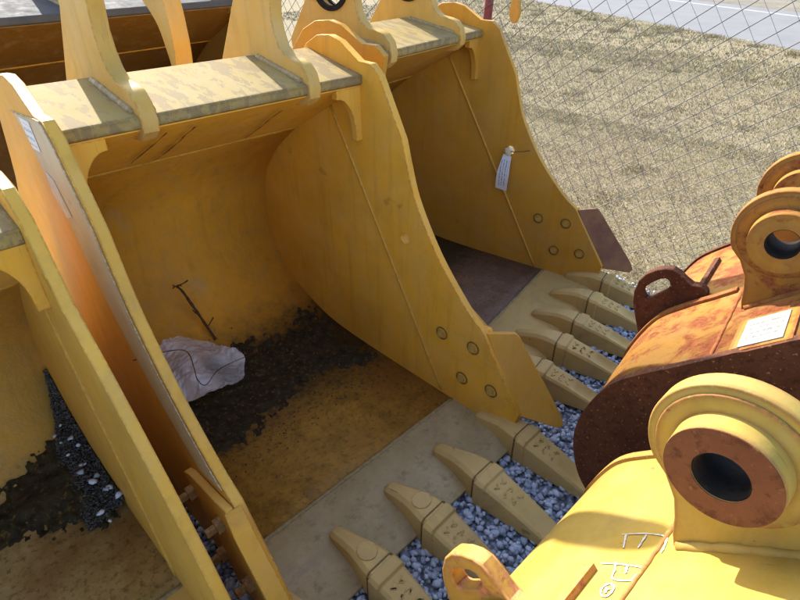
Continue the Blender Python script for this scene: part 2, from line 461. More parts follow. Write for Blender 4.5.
# crushed stone between and in front of the buckets
def stones(name, P, rad, mat, tones=None, zsq=.7, seed=1, var=6):
    r_ = np.random.default_rng(seed)
    bm = bmesh.new(); bmesh.ops.create_icosphere(bm, subdivisions=1, radius=1); bm.verts.ensure_lookup_table()
    base = np.array([v.co[:] for v in bm.verts]); tri = np.array([[v.index for v in f.verts] for f in bm.faces]); bm.free()
    nv, nf = len(base), len(tri)
    shapes = [base*r_.uniform(.50, 1.25, (nv, 1))*r_.uniform(.6, 1.35, 3) for _ in range(var*2)]
    n = len(P); V = np.zeros((n*nv, 3)); F = np.zeros((n*nf, 3), int); T = np.zeros(n*nv)
    for i in range(n):
        q = r_.normal(size=4); q /= np.linalg.norm(q); a, b, c, d = q
        Rm = np.array([[1-2*(c*c+d*d), 2*(b*c-a*d), 2*(b*d+a*c)], [2*(b*c+a*d), 1-2*(b*b+d*d), 2*(c*d-a*b)], [2*(b*d-a*c), 2*(c*d+a*b), 1-2*(b*b+c*c)]])
        V[i*nv:(i+1)*nv] = (shapes[i % len(shapes)]*rad[i])@Rm.T*np.array([1, 1, zsq])+P[i]
        F[i*nf:(i+1)*nf] = tri+i*nv
        T[i*nv:(i+1)*nv] = r_.uniform(0, 1)
    me = bpy.data.meshes.new(name)
    me.vertices.add(len(V)); me.vertices.foreach_set('co', V.ravel())
    me.loops.add(len(F)*3); me.loops.foreach_set('vertex_index', F.ravel().astype(np.int32))
    me.polygons.add(len(F)); me.polygons.foreach_set('loop_start', np.arange(0, len(F)*3, 3, dtype=np.int32))
    me.update(calc_edges=True); me.validate()
    at = me.attributes.new('tone', 'FLOAT', 'POINT'); at.data.foreach_set('value', T.astype(np.float32))
    return link(name, me, mat)
def scatter(x0, x1, y0, y1, n, zlo, zhi, seed):
    r_ = np.random.default_rng(seed)
    return np.stack([r_.uniform(x0, x1, n), r_.uniform(y0, y1, n), r_.uniform(zlo, zhi, n)], 1)
P = np.concatenate([scatter(.2, 2.92, .12, 1.12, 8600, -.002, .020, 3), scatter(.215, .375, .5, 2.5, 1100, 0, .05, 4),
                    scatter(2.8, 3.1, .2, 1.2, 260, -.008, .006, 5)])
g = stones('gravel', P, rng.uniform(.006, .0195, len(P)), 'stone', seed=11)
tag(g, 'blue grey crushed stone lying loose between the bucket teeth', 'gravel', kind='stuff')

# dry grass
def grass(name, areas, mat, seed):
    r_ = np.random.default_rng(seed); V = []; T = []
    for (n, x0, x1, y0, y1, L, wd) in areas:
        # clumpy
        c = np.stack([r_.uniform(x0, x1, n), r_.uniform(y0, y1, n)], 1)
        cl = c[r_.integers(0, n//9, n)]+r_.normal(0, .05, (n, 2)); m = r_.uniform(size=n) < .6
        c[m] = cl[m]
        keep = (c[:, 0] > GX+.03+r_.normal(0, .03, n)) & (((c[:, 0]-14.0)*rn.x+(c[:, 1]-2.7)*rn.y) < -.05+r_.normal(0, .12, n))
        c = c[keep]; n = len(c)
        a = r_.uniform(0, 2*np.pi, n); lean = r_.uniform(.3, 1.35, n); ln = L*r_.uniform(.4, 1.3, n)
        d = np.stack([np.cos(a)*np.sin(lean), np.sin(a)*np.sin(lean), np.cos(lean)], 1)*ln[:, None]
        b = r_.uniform(0, 2*np.pi, n); s = np.stack([np.cos(b), np.sin(b), np.zeros(n)], 1)*wd*r_.uniform(.6, 1.4, n)[:, None]
        base = np.concatenate([c, np.full((n, 1), -.013)], 1)
        V.append(np.stack([base-s, base+s, base+d], 1).reshape(-1, 3)); T.append(np.repeat(r_.uniform(0, 1, n), 3))
    V = np.concatenate(V); T = np.concatenate(T); nf = len(V)//3
    me = bpy.data.meshes.new(name)
    me.vertices.add(len(V)); me.vertices.foreach_set('co', V.ravel())
    me.loops.add(len(V)); me.loops.foreach_set('vertex_index', np.arange(len(V), dtype=np.int32))
    me.polygons.add(nf); me.polygons.foreach_set('loop_start', np.arange(0, len(V), 3, dtype=np.int32))
    me.update(calc_edges=True)
    at = me.attributes.new('tone', 'FLOAT', 'POINT'); at.data.foreach_set('value', T.astype(np.float32))
    return link(name, me, mat)
tr = random.Random(31); tufts = []
for i in range(70):
    a_, b_ = tr.uniform(-9, 9), abs(tr.gauss(0, 1.1))+.15
    c_ = Vector((14.0, 2.7))+rd*a_-rn*b_ if i % 3 else Vector((tr.uniform(3.4, 12), tr.uniform(.3, 8)))
    r0 = tr.uniform(.08, .22); tufts.append((240, c_.x-r0, c_.x+r0, c_.y-r0*.8, c_.y+r0*.8, tr.uniform(.035, .06) if c_.x < 8 else tr.uniform(.06, .12), .004 if c_.x < 8 else .007))
g = grass('dry_grass', [(170000, GX, 6.5, -.6, 4.5, .026, .0022), (130000, 6, 12, 0, 9, .036, .0042), (80000, 10, 22, -1, 16, .06, .010)]+tufts, 'blade', 5)
tag(g, 'dry straw coloured short grass between the wire fence and the road', 'grass', kind='stuff')

# ------------------------------------------------------------------ bucket parts
def tooth_meshes():
    ad = [(.975, .022, .076, .052, .008), (.967, .042, .087, .05, .010), (.95, .056, .097, .045, .013), (.90, .064, .114, .04, .014), (.85, .076, .130, .03, .014),
          (.81, .092, .139, .02, .014), (.77, .106, .141, .018, .014), (.745, .108, .138, .018, .012), (.700, .10, .122, .02, .01)]
    a = loft_mesh('tooth_adapter', [ringx(y, w, zt, zb, c) for y, w, zt, zb, c in ad])
    tp = [(.742, .112, .126, .012, .01, 0), (.735, .126, .137, .006, .012, 0), (.697, .126, .136, .006, .012, 0), (.690, .114, .126, .010, .010, 0),
          (.62, .106, .112, .012, .010, 0), (.585, .102, .104, .012, .010, 0), (.560, .099, .097, .013, .009, .013), (.50, .093, .080, .015, .008, .020), (.455, .088, .066, .017, .007, .015), (.43, .085, .058, .018, .006, 0),
          (.395, .081, .044, .02, .005, 0), (.385, .076, .038, .024, .004, 0)]
    t = loft_mesh('tooth_tip', [ringx(y, w, zt, zb, c, d) for y, w, zt, zb, c, d in tp])
    cp = plate_mesh('wear_cap', circ((0, .800), .034, 24), .10, .1445, axis='z')
    # cast marks on the tooth: short raised strokes, unreadable in the picture
    bmv = []; bmf = []
    rr = random.Random(4)
    for j in range(3):
        for i in range(2):
            y = .665-.035*j; x = -.018+.032*i; z = float(np.interp(y, [.585, .62, .69], [.104, .112, .126]))-.001
            for s in range(3):
                a0 = rr.uniform(-1, 1); dx, dy = .010*math.cos(a0), .010*math.sin(a0); ox = rr.uniform(-.006, .006); oy = rr.uniform(-.006, .006)
                o = len(bmv); nx, ny = -dy*.25, dx*.25
                q = [(x+ox-dx-nx, y+oy-dy-ny), (x+ox+dx-nx, y+oy+dy-ny), (x+ox+dx+nx, y+oy+dy+ny), (x+ox-dx+nx, y+oy-dy+ny)]
                bmv += [(px, py, z-.006+(py-y)*.2) for px, py in q]+[(px, py, z+.0035+(py-y)*.2) for px, py in q]
                bmf += [[o+4, o+5, o+6, o+7], [o, o+1, o+5, o+4], [o+1, o+2, o+6, o+5], [o+2, o+3, o+7, o+6], [o+3, o, o+4, o+7]]
    mk = mesh('cast_mark', bmv, bmf)
    global GR
    GR = loft_mesh('joint_grime', [ringx(.7425, .1145, .1375, .0, .012), ringx(.7475, .1145, .1395, .0, .012)])
    ck = box_mesh('retaining_pin', .050, .068, .690, .712, .055, .095)
    for m_ in (a, t, cp, mk, ck, GR): m_.transform(Matrix.Translation((0, -.93, 0)))
    return a, t, cp, mk, ck
AD, TP, CP, MK, CK = tooth_meshes()
bm_ = bmesh.new()
bmesh.ops.create_cone(bm_, cap_ends=True, segments=6, radius1=.0165, radius2=.0145, depth=.014)
BOLT = bpy.data.meshes.new('bolt'); bmesh.ops.rotate(bm_, verts=bm_.verts, matrix=Matrix.Rotation(R(90), 3, 'Y')); bm_.to_mesh(BOLT); bm_.free()
RING = lathe_x('washer', [(-.003, .0245), (.003, .0245), (.003, .030), (-.003, .030)], (0, 0), 24)
NUT = lathe_x('bolt_end', [(-.05, .004), (-.05, .014), (-.022, .014), (-.022, .025), (0, .025), (0, .004)], (0, 0), 6)

PLATE_B = [(1.97, 1.42), (1.90, 1.455), (1.82, 1.462), (1.76, 1.448), (1.655, 1.388), (1.59, 1.386), (1.545, 1.350), (1.428, 1.142), (1.395, 1.03), (1.357, .926), (1.29, .81), (1.218, .708),
           (1.13, .61), (1.054, .536), (.985, .487), (.78, .184), (.80, .075), (1.10, .035), (1.84, .030), (2.06, .060), (2.23, .135), (2.37, .24), (2.45, .37), (2.480, .52), (2.468, .67), (2.42, .80),
           (2.31, .94), (2.17, 1.10), (2.06, 1.32)]
PLATE_B = PLATE_B[:7]+spline(PLATE_B[7:15], 4)+PLATE_B[15:18]+spline(PLATE_B[18:], 3)
SHELL_B = [(1.113, .060), (1.5, .062), (1.80, .070), (1.98, .092), (2.12, .138), (2.25, .20), (2.35, .28), (2.42, .39), (2.448, .52), (2.437, .66), (2.393, .786), (2.29, .91), (2.19, .992), (2.083, 1.068)]
BAR_B = [(1.637, 1.311), (1.637, 1.343), (1.96, 1.405), (2.08, 1.32), (2.125, 1.085), (2.085, 1.072)]
EAR_B = [(1.72, 1.262), (1.665, 1.268), (1.632, 1.295), (1.625, 1.33), (1.638, 1.375), (1.668, 1.405), (1.705, 1.414), (1.755, 1.422), (1.790, 1.450), (1.810, 1.495), (1.818, 1.545), (1.808, 1.61), (1.79, 1.70)]

def digger_bucket(e, xl, xr, plate, shell, bar, earx, earpoly, eark, gz, gy, rib, beadz, hole, cutter, lipy, teeth, mats, bolts=True, tooth_off=(0, 0, 0), caps=(), o=(0, 0, 0), ear_t=.05, setback=0, eye2=None):
    """parts of one toothed bucket, coordinates relative to o"""
    sh = lambda v: [(p[0]-o[1], p[1]-o[2]) for p in v]
    X = lambda x: x-o[0]; Yo, Zo = o[1], o[2]
    pm, wm, lm, bm, em = mats['plate'], mats['wrap'], mats['lip'], mats['bar'], mats['ear']
    th = .032
    # wrapper
    prof = spline(shell, 4)
    me, _ = strip_mesh('shell', sh(prof), .024, X(xl)-.002, X(xr)+.002, 1)
    s = link('shell', me, wm, e)
    for p in me.polygons: p.use_smooth = len(p.vertices) == 4 and abs(p.normal.x) < .5
    # lip
    ly0, ly1 = lipy
    lp = [(ly1+.004, .058), (ly1+.004, .026), (ly0+.02, .020), (ly0, .030), (ly0, .040), (ly0+.06, .0595), (ly1-.02, .0625)]
    link('lip_plate', plate_mesh('lip_plate', sh(lp), X(xl)-.01, X(xr)+.01), lm, e, bevel=.003)
    link('weld_seam', tube_mesh('weld_seam', [(X(xl)+(xr-xl)*i/40, ly1-Yo+random.uniform(-.001, .001), .058-Zo) for i in range(41)], .0085, 6, .2), 'weld_tan', e, smooth=True)
    # side plates
    for sx, xin, outn in ((-1, xl, -1), (1, xr, 1)):
        a, b = (X(xin)-th, X(xin)) if sx < 0 else (X(xin), X(xin)+th)
        pp = plate if sx > 0 or not setback else [(y+setback*min(1, max(0, (z-.05)/.35))*min(1, max(0, (1.34-z)/.4)) if z < 1.36 and y < 1.6 else y, z) for i_, (y, z) in enumerate(plate)]
        sp = link('side_plate', plate_mesh('side_plate', sh(pp), a, b, [sh(circ(hole, .024, 20))] if hole and not (sx < 0 and setback) else ()), mats.get('left', pm) if sx < 0 else pm, e, bevel=.004)
        xi = X(xin)
        p0, p1 = rib
        n = 30
        link('weld_bead', tube_mesh('weld_bead', [(xi-sx*.001, p0[0]+(p1[0]-p0[0])*i/n-Yo, p0[1]+(p1[1]-p0[1])*i/n-Zo) for i in range(n+1)], .0065, 6, .15), 'weld', sp, smooth=True)
        # gusset under the bar, in the XZ plane
        gx = lambda d: xi-sx*d
        arc = [(gx(.115-.085*math.sin(t)), gz[0]-.035-(gz[0]-.035-gz[1]-.02)*(1-math.cos(t))-Zo) for t in [math.pi/2*i/8 for i in range(9)]]
        gp = [(gx(-.001), gz[0]-Zo), (gx(.12), gz[0]-Zo), (gx(.12), gz[0]-.035-Zo)]+arc[1:]+[(gx(.030), gz[1]-Zo), (gx(-.001), gz[1]-Zo)]
        link('gusset', plate_mesh('gusset', gp, gy-Yo, gy+.03-Yo, axis='y'), bm if mats.get('gus') is None else mats['gus'], e, bevel=.003)
        # side cutter
        if cutter and (sx > 0 or setback == 0):
            (t0, t1, b1, b0), dx = cutter
            if sx < 0: dx = .02
            xo = xi+sx*th*.4
            q = [(xo, *t0), (xo+sx*dx, *t1), (xo+sx*dx*1.1, *b1), (xo, *b0)]
            nrm = (Vector(q[1])-Vector(q[0])).cross(Vector(q[3])-Vector(q[0])).normalized()*(.036 if sx > 0 else .050)
            if nrm.x*sx < 0: nrm = -nrm
            Q = [Vector(p) for p in q]
            ol = [Q[0], Q[1].lerp(Q[0], .06), Q[1].lerp(Q[2], .05), Q[1].lerp(Q[2], .82), Q[1].lerp(Q[2], .93).lerp(Q[3], .06), Q[2].lerp(Q[3], .22), Q[3]]
            V = [p-Vector((0, Yo, Zo)) for p in ol]; m_ = len(V); V += [v+nrm for v in V]
            me = mesh('side_cutter', V, [list(range(m_)), list(range(m_, 2*m_))]+[[a_, (a_+1) % m_, (a_+1) % m_+m_, a_+m_] for a_ in range(m_)])
            sc = link('side_cutter', me, mats['cut'], e, bevel=.004)
            # shank bolted on the outer face of the side plate
            pl = [(1.235, .43), (1.19, .455), (1.06, .47), (.985, .482), (.782, .19), (.80, .10), (1.02, .105), (1.14, .30)]
            xs = (X(xin)+sx*(th+.001), X(xin)+sx*(th+.026))
            link('cutter_shank', plate_mesh('cutter_shank', sh(pl), min(xs), max(xs)), mats.get('left', pm) if sx < 0 else pm, sc, bevel=.003)
            if bolts:
                for (y, z) in ((1.19, .379), (1.025, .389), (1.068, .206), (.918, .228)):
                    b_ = link('bolt', BOLT, 'bolt', sc); b_.location = (xi-sx*.006, y-Yo, z-Zo); b_.rotation_euler.x = random.uniform(0, 1)
                    r_ = link('washer', RING, 'groove', sc); r_.location = (xi-sx*.0005, y-Yo, z-Zo)
                    n_ = link('bolt_end', NUT, 'thread', sc); n_.location = (X(xin)+sx*(th+.026), y-Yo, z-Zo)
                    if sx > 0: n_.rotation_euler.z = math.pi
    # bar
    link('top_bar', plate_mesh('top_bar', sh(bar), X(xl)-.001, X(xr)+.001), bm, e, bevel=.005)
    link('inner_panel', plate_mesh('inner_panel', sh([(bar[0][0]+.012, bar[0][1]-.010), (bar[0][0]+.012, bar[0][1]+.004), (bar[-1][0], bar[-1][1]+.004), (bar[-1][0]-.004, bar[-1][1]-.006)]), X(xl)+.001, X(xr)-.001), wm, e)
    link('weld_bead', tube_mesh('weld_bead', [(X(xl)+(xr-xl)*i/40, beadz[0]-Yo, beadz[1]-Zo) for i in range(41)], .0085, 6, .2), 'weld', e, smooth=True)
    # ears
    (cy, cz), er, br = eark
    top = circ((cy, cz), er, 20, math.pi*1.08, -.25*math.pi, False)
    top = [p for p in top]
    poly = earpoly+top+[(2.04, 1.60), (2.21, 1.35), (2.19, 1.22), (1.90, 1.20)] if len(earpoly) > 5 else earpoly
    for x0 in earx:
        ear = link('hinge_ear', plate_mesh('hinge_ear', sh(poly), X(x0), X(x0)+ear_t, [sh(circ((cy, cz), br, 28))]+([sh(circ(eye2, .085, 32))] if eye2 else [])), em, e, bevel=.004)
        for sgn, xa in ((-1, x0), (1, x0+ear_t)):
            link('bore_collar', lathe_x('bore_collar', [(X(xa)-.006, br-.004), (X(xa)+.006, br-.004), (X(xa)+.006, br+.016), (X(xa)-.006, br+.016)], (cy-Yo, cz-Zo), 36), 'bore', ear)
            if eye2:
                link('bore_collar', lathe_x('bore_collar', [(X(xa)-.008, .078), (X(xa)+.008, .078), (X(xa)+.008, .099), (X(xa)-.008, .099)], (eye2[0]-Yo, eye2[1]-Zo), 40), 'bore', ear)
            # fillet weld along the foot of the ear
            ys = [bar[1][0]+.03+(bar[2][0]-bar[1][0]-.06)*i/24 for i in range(25)]
            zt = lambda y: bar[1][1]+(bar[2][1]-bar[1][1])*(y-bar[1][0])/(bar[2][0]-bar[1][0])
            link('weld_bead', tube_mesh('weld_bead', [(X(xa)+sgn*.002, y-Yo, zt(y)-Zo+.002) for y in ys], .012, 6, .15), 'weld_tan', ear, smooth=True)
    # teeth
    for i, x in enumerate(teeth):
        a = link('tooth_adapter', AD, lm if mats.get('tooth') is None else mats['tooth'], e, bevel=.003)
        a.location = (X(x)+random.uniform(-.006, .006), tooth_off[1]-Yo+.93, tooth_off[2]-Zo); a.rotation_euler.z = random.uniform(-.02, .02); a.scale = (random.uniform(.95, 1.05), random.uniform(.96, 1.03), random.uniform(.95, 1.04))
        t = link('tooth_tip', TP, mats.get('tooth', lm), a, bevel=.003)
        link('joint_grime', GR, 'groove', a)
        link('cast_mark', MK, mats.get('tooth', lm), t)
        link('retaining_pin', CK, 'groove', t)
        if i in caps: link('wear_cap', CP, mats.get('tooth', lm), a, bevel=.002)

BO = (.918, 1.60, 0)
CUT = (((.975, .480), (.885, .484), (.600, .150), (.788, .170)), .080)
def std(e, mats, xl=.385, xr=1.451, eark=((1.93, 1.87), .135, .055), teeth=None, cutter=CUT, caps=(1, 2), earx=(.605, 1.197), hole=(1.41, .741), setback=0, eye2=None):
    digger_bucket(e, xl, xr, PLATE_B, SHELL_B, BAR_B, earx, EAR_B, eark, (1.302, 1.096), 1.648,
                  ((1.836, 1.2), (1.175, .075)), (2.083, 1.068), hole, cutter, (.77, 1.113),
                  teeth if teeth is not None else [.388, .653, .918, 1.183, 1.448], mats, o=BO, caps=caps, setback=setback, eye2=eye2)

# B: the bucket in the middle
eB = empty('excavator_bucket', BO)
tag(eB, 'wide yellow toothed bucket holding a clear plastic bag and dark soil', 'bucket', 'toothed buckets in the row')
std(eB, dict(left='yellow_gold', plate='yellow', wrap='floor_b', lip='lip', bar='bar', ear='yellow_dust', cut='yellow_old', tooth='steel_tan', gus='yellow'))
def run_mark(pts):
    V = []; F = []
    P_ = spline(pts, 4); nrm = Vector((0, -.228, -.434)).normalized()*.0035
    for i, p in enumerate(P_):
        wv = .0045*random.uniform(.35, 1.2)
        for s_ in (-1, 1):
            y = p[1]; z = 1.300-(y-1.649)*.5253
            V.append(Vector((p[0]+s_*wv-BO[0]+.006*noise.noise(Vector((i*.35, p[0]*9, 0))), y-BO[1], z-.010))+nrm)
    for i in range(len(P_)-1): F.append([2*i, 2*i+1, 2*i+3, 2*i+2])
    link('rust_run', mesh('rust_run', V, F), 'rust_brown', eB)
run_mark([(.740, 2.07), (.757, 2.04), (.779, 1.98), (.783, 1.847), (.781, 1.75), (.779, 1.67)])
run_mark([(.670, 1.99), (.684, 1.797), (.686, 1.67)])
run_mark([(1.124, 1.70), (1.126, 1.784), (1.146, 1.93), (1.143, 2.03)])
# stickers on its outer side
def quadface(name, pts, mat, parent):
    return link(name, mesh(name, pts, [[0, 1, 2, 3]]), mat, parent)
xo_ = .385-.032-BO[0]
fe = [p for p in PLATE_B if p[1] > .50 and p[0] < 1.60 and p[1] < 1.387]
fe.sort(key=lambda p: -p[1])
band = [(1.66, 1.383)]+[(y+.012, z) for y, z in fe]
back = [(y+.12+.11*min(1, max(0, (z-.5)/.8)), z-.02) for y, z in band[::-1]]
link('skylit_strip', plate_mesh('skylit_strip', [(y-BO[1], z) for y, z in band+back], xo_-.0045, xo_-.0003), 'yellow_pale', eB, bevel=.0015)['label'] = 'pale skylit strip along the outer front edge'  # assumed strip; its pale colour paints in the skylight on this face
xs = xo_-.0055
st = plate_mesh('sticker', [(1.775-BO[1], 1.365), (1.690-BO[1], 1.368), (1.672-BO[1], 1.292), (1.745-BO[1], 1.288)], xs-.001, xs)
link('sticker', st, 'sticker', eB)['label'] = 'white sticker with blue print'
st = plate_mesh('sticker', [(1.70-BO[1], 1.235), (1.645-BO[1], 1.225), (1.585-BO[1], 1.135), (1.64-BO[1], 1.115), (1.70-BO[1], 1.17)], xs-.001, xs)
link('sticker', st, 'sticker_worn', eB)['label'] = 'worn torn white sticker'
# C: the bucket beside it
s_, th_, tx_, ty_ = 1.019, .172, 2.922, .34
q = Vector(((BO[0]-1.451)*s_, BO[1]*s_, 0)); q.rotate(Matrix.Rotation(th_, 3, 'Z'))
eC = empty('excavator_bucket', (tx_+q.x, ty_+q.y, 0), th_, s=s_)
tag(eC, 'dull ochre toothed bucket with a white paper tag tied to its side', 'bucket', 'toothed buckets in the row')
std(eC, dict(plate='yellow_old', wrap='floor_c', lip='steel_tan', bar='bar', ear='yellow_dust', cut='cut_purple', tooth='steel_tan', gus='yellow_old'),
    eark=((1.93, 1.97), .135, .055), eye2=(1.945, 1.575), caps=(), xl=.475, setback=.32, teeth=[.50, .735, .97, 1.21, 1.448])
# A: bucket cut off by the left picture edge
PLATE_A = [(1.80, 1.22), (1.70, 1.27), (1.60, 1.29), (1.50, 1.275), (1.43, 1.215), (1.345, 1.02), (1.235, .905), (1.135, .79), (1.008, .632), (.90, .48), (.72, .19), (.74, .07), (1.10, .035), (1.66, .03), (1.86, .06), (2.03, .14), (2.13, .28), (2.16, .42),
           (2.13, .58), (2.05, .72), (1.95, .86), (1.86, 1.05)]
SHELL_A = [(1.168, .060), (1.50, .062), (1.70, .075), (1.86, .11), (2.00, .19), (2.09, .30), (2.125, .42), (2.10, .56), (2.03, .68), (1.95, .78), (1.86, .875)]
BAR_A = [(1.45, 1.158), (1.45, 1.195), (1.72, 1.25), (1.82, 1.16), (1.90, .90), (1.862, .880)]
AO = (-.33, 1.45, 0)
eA = empty('excavator_bucket', AO)
tag(eA, 'dusty tan yellow bucket with grit and soil heaped in its corner', 'bucket', 'toothed buckets in the row')
EAR_A = [(1.52, 1.10), (1.45, 1.13), (1.44, 1.19), (1.50, 1.25), (1.58, 1.27), (1.60, 1.36), (1.62, 1.48), (1.72, 1.55), (1.80, 1.48), (1.84, 1.36), (1.95, 1.15), (1.93, 1.05), (1.70, 1.04)]
def ear_a(e, x0):
    return link('hinge_ear', plate_mesh('hinge_ear', [(y-AO[1], z) for y, z in EAR_A], x0-AO[0], x0+.05-AO[0], [circ((1.72-AO[1], 1.43), .05, 24)]), 'yellow_dust', e, bevel=.004)
digger_bucket(eA, -.865, .205, PLATE_A, SHELL_A, BAR_A, (), [], ((1.7, 1.4), .1, .05), (1.165, .969), 1.46, ((1.62, 1.05), (1.20, .075)), (1.86, .876), None, None, (.80, 1.168),
              [-.86, -.595, -.33, -.065, .20], dict(plate='yellow_gold', wrap='floor_a', lip='yellow_dust', bar='bar', ear='yellow_dust', cut='yellow_old', tooth='steel_tan', gus='yellow'), o=AO)
ear_a(eA, -.62); ear_a(eA, -.09)
# F: bucket standing behind
s_, th_ = 1.08, .13
eF = empty('excavator_bucket', (1.25, 3.52, 0), th_, s=s_)
tag(eF, 'extra wide bucket with a grey weathered top bar standing behind the others', 'bucket')
std(eF, dict(plate='yellow_f', wrap='floor_f', lip='steel_tan', bar='grey_top', ear='yellow_old', cut='yellow_old', tooth='steel_tan', gus='yellow_f'), xl=-.22, xr=1.86, teeth=[-.2, .2, .61, 1.02, 1.43, 1.84], caps=(), earx=(.80, 1.76), cutter=None)

# curved shank standing in front of the wide bucket
SO = (1.345, 2.95, 0)
lug = spline([(3.02, .085), (2.90, .30), (2.862, .60), (2.852, .95), (2.857, 1.206), (2.845, 1.32), (2.847, 1.41), (2.862, 1.53), (2.93, 1.72), (3.05, 1.86)], 3)+\
      spline([(3.24, 1.86), (3.20, 1.70), (3.095, 1.521), (3.044, 1.484), (2.975, 1.414), (2.935, 1.308), (2.915, 1.203), (2.935, .95), (3.0, .60), (3.06, .30), (3.12, .085)], 3)
eS = empty('ripper_shank', SO)
tag(eS, 'curved thick yellow shank standing behind the wide yellow bucket', 'ripper')
link('shank', plate_mesh('shank', [(y-SO[1], z) for y, z in lug], -.045, .045, [circ((3.10-SO[1], 1.76), .035, 20)]), 'yellow_dust', eS, bevel=.006)
link('foot_shoe', plate_mesh('foot_shoe', [(2.97-SO[1], .20), (2.92-SO[1], .084), (3.2-SO[1], .084), (3.16-SO[1], .22)], -.06, .06), 'steel_tan', eS, bevel=.006)

# ------------------------------------------------------------------ D, E: round-backed buckets
PROF_D = [(-1.00, .055), (-.50, .055), (-.14, .058), (.06, .078), (.20, .135), (.285, .225), (.328, .35), (.331, .45), (.311, .537), (.264, .646), (.194, .722), (.121, .785), (.032, .866), (-.037, .93), (-.12, 1.0), (-.22, 1.05), (-.38, 1.075)]
def round_bucket(e, shellm, platem, rimm, earm, eyem, bossm, W=1.02, earxs=(-.215, .175), eyeoff=(0, 0)):
    prof = spline(PROF_D, 5)
    h = W/2
    me, outer = strip_mesh('shell', prof[::-1], .018, -h+.02, h-.02, 1)      # reversed: thickness goes inward
    sh = link('shell', me, shellm, e)
    for p in me.polygons: p.use_smooth = abs(p.normal.x) < .5
    plate = list(prof)+[(-.46, 1.04), (-.60, .70), (-.80, .42), (-1.06, .14)]
    plate = [(y+(.006 if y > 0 else 0), z+.006) if i < len(plate)-4 else (y, z) for i, (y, z) in enumerate(plate)]
    for s in (-1, 1):
        link('side_plate', plate_mesh('side_plate', plate, s*h-(.0 if s < 0 else .026), s*h+(.026 if s < 0 else .0)), platem, e, bevel=.003)
    # top bar and lip
    link('top_bar', plate_mesh('top_bar', [(-.37, 1.078), (-.37, 1.03), (-.52, 1.01), (-.56, 1.04), (-.53, 1.085)], -h+.027, h-.027), shellm, e, bevel=.004)
    link('lip_plate', plate_mesh('lip_plate', [(-.99, .056), (-.99, .022), (-1.24, .022), (-1.26, .03), (-1.20, .056)], -h, h), 'rust_brown', e, bevel=.003)
    for i in range(5):
        a = link('tooth_adapter', AD, 'steel_tan', e, bevel=.003); a.location = ((i-2)*(W-.1)/4, -1.07, 0); link('tooth_tip', TP, 'steel_tan', a, bevel=.003)
    # raised wear band beside the eye
    band, _ = strip_mesh('wear_band', [p for p in prof[::-1] if p[1] > .1 and p[0] > .06], -.010, -.065, -.035, 1)
    link('wear_band', band, shellm, e, bevel=.002)
    # ears
    C0 = (.005, 1.10)
    left = [(.034, .845), (.046, .885), (.052, .925), (.062, .965), (.085, 1.005)]
    arc = circ(C0, .128, 40, -.55, math.pi*1.02, False)
    ear = left+arc+[(-.16, 1.06), (-.26, 1.03), (-.26, .99), (-.10, .94)]
    for x0 in earxs:
        eo = link('hinge_ear', plate_mesh('hinge_ear', ear, x0, x0+.04, [circ(C0, .05, 32)]), earm, e, bevel=.004)
        for sgp in (-1, 1):
            xq = x0-.0005 if sgp < 0 else x0+.0405
            link('ear_pad', lathe_x('ear_pad', [(xq, .080), (xq, .114), (xq+sgp*.004, .112), (xq+sgp*.004, .080)], C0, 64), earm, eo, bevel=.002)
        for xa, xb in ((x0-.044, x0-.0005), (x0+.0405, x0+.075)):
            link('pin_boss', lathe_x('pin_boss', [(xa, .0415), (xa, .082), (xb, .084), (xb, 0.0415)], C0, 72), earm, eo, bevel=.002)
            fx = xa-.0015 if xa < x0 else xb+.0015
            link('boss_face', lathe_x('boss_face', [(fx-.0008, .0412), (fx-.0008, .0815), (fx+.001, .0815), (fx+.001, .0412)], C0, 48), bossm, eo)
        link('bore_sleeve', lathe_x('bore_sleeve', [(x0-.042, .0385), (x0+.073, .0385), (x0+.073, .0425), (x0-.042, .0425)], C0, 40), 'bore', eo, smooth=True)
        ys = [.03-.012*i for i in range(20)]
        zt = lambda y: np.interp(-y, [-.194, -.121, -.032, .037, .12, .22, .38], [.722, .785, .866, .93, 1.0, 1.05, 1.075])
        for sg, xa in ((-1, x0), (1, x0+.04)):
            link('weld_bead', tube_mesh('weld_bead', [(xa+sg*.002, y, float(zt(y))+.001) for y in ys], .010, 6, .15), shellm, eo, smooth=True)
    link('weld_bead', tube_mesh('weld_bead', [(-h+.03+(W-.06)*i/60, .056+random.uniform(-.001, .001), .8440) for i in range(61)], .0055, 6, .2), shellm, sh, smooth=True)
    # lifting eye on the back
    eye = [(.305, .50), (.34, .58), (.368, .655), (.374, .70), (.368, .745), (.350, .780), (.322, .806), (.295, .822), (.270, .826), (.245, .815), (.222, .800), (.20, .790), (.175, .795), (.15, .78), (.14, .74), (.25, .62)]
    slot = [(.336, .690), (.345, .708), (.342, .728), (.325, .752), (.300, .778), (.282, .786), (.268, .776), (.264, .760), (.272, .742), (.295, .715), (.315, .692), (.326, .686)]
    link('lifting_eye', plate_mesh('lifting_eye', [(y+eyeoff[0], z+eyeoff[1]) for y, z in eye], -.025, .015, [[(y+eyeoff[0], z+eyeoff[1]) for y, z in slot]]), eyem, e, bevel=.006)
    # welded bar on the shell
    return sh
eD = empty('excavator_bucket', (0, 0, 0), R(6.7))
cD = 1.87; eD.location = (cD*math.cos(R(6.7)), cD*math.sin(R(6.7)), 0)
tag(eD, 'rusty orange round backed bucket with a dark red rusted side', 'bucket', 'round backed buckets')
round_bucket(eD, 'orange', 'rust_dark', 'orange', 'rusty', 'rust_dark', 'rusty')
eE = empty('excavator_bucket', (.575, .0, 0), R(-1.5), R(-2.2))
tag(eE, 'bright lemon yellow round backed bucket with white chalk marks', 'bucket', 'round backed buckets')
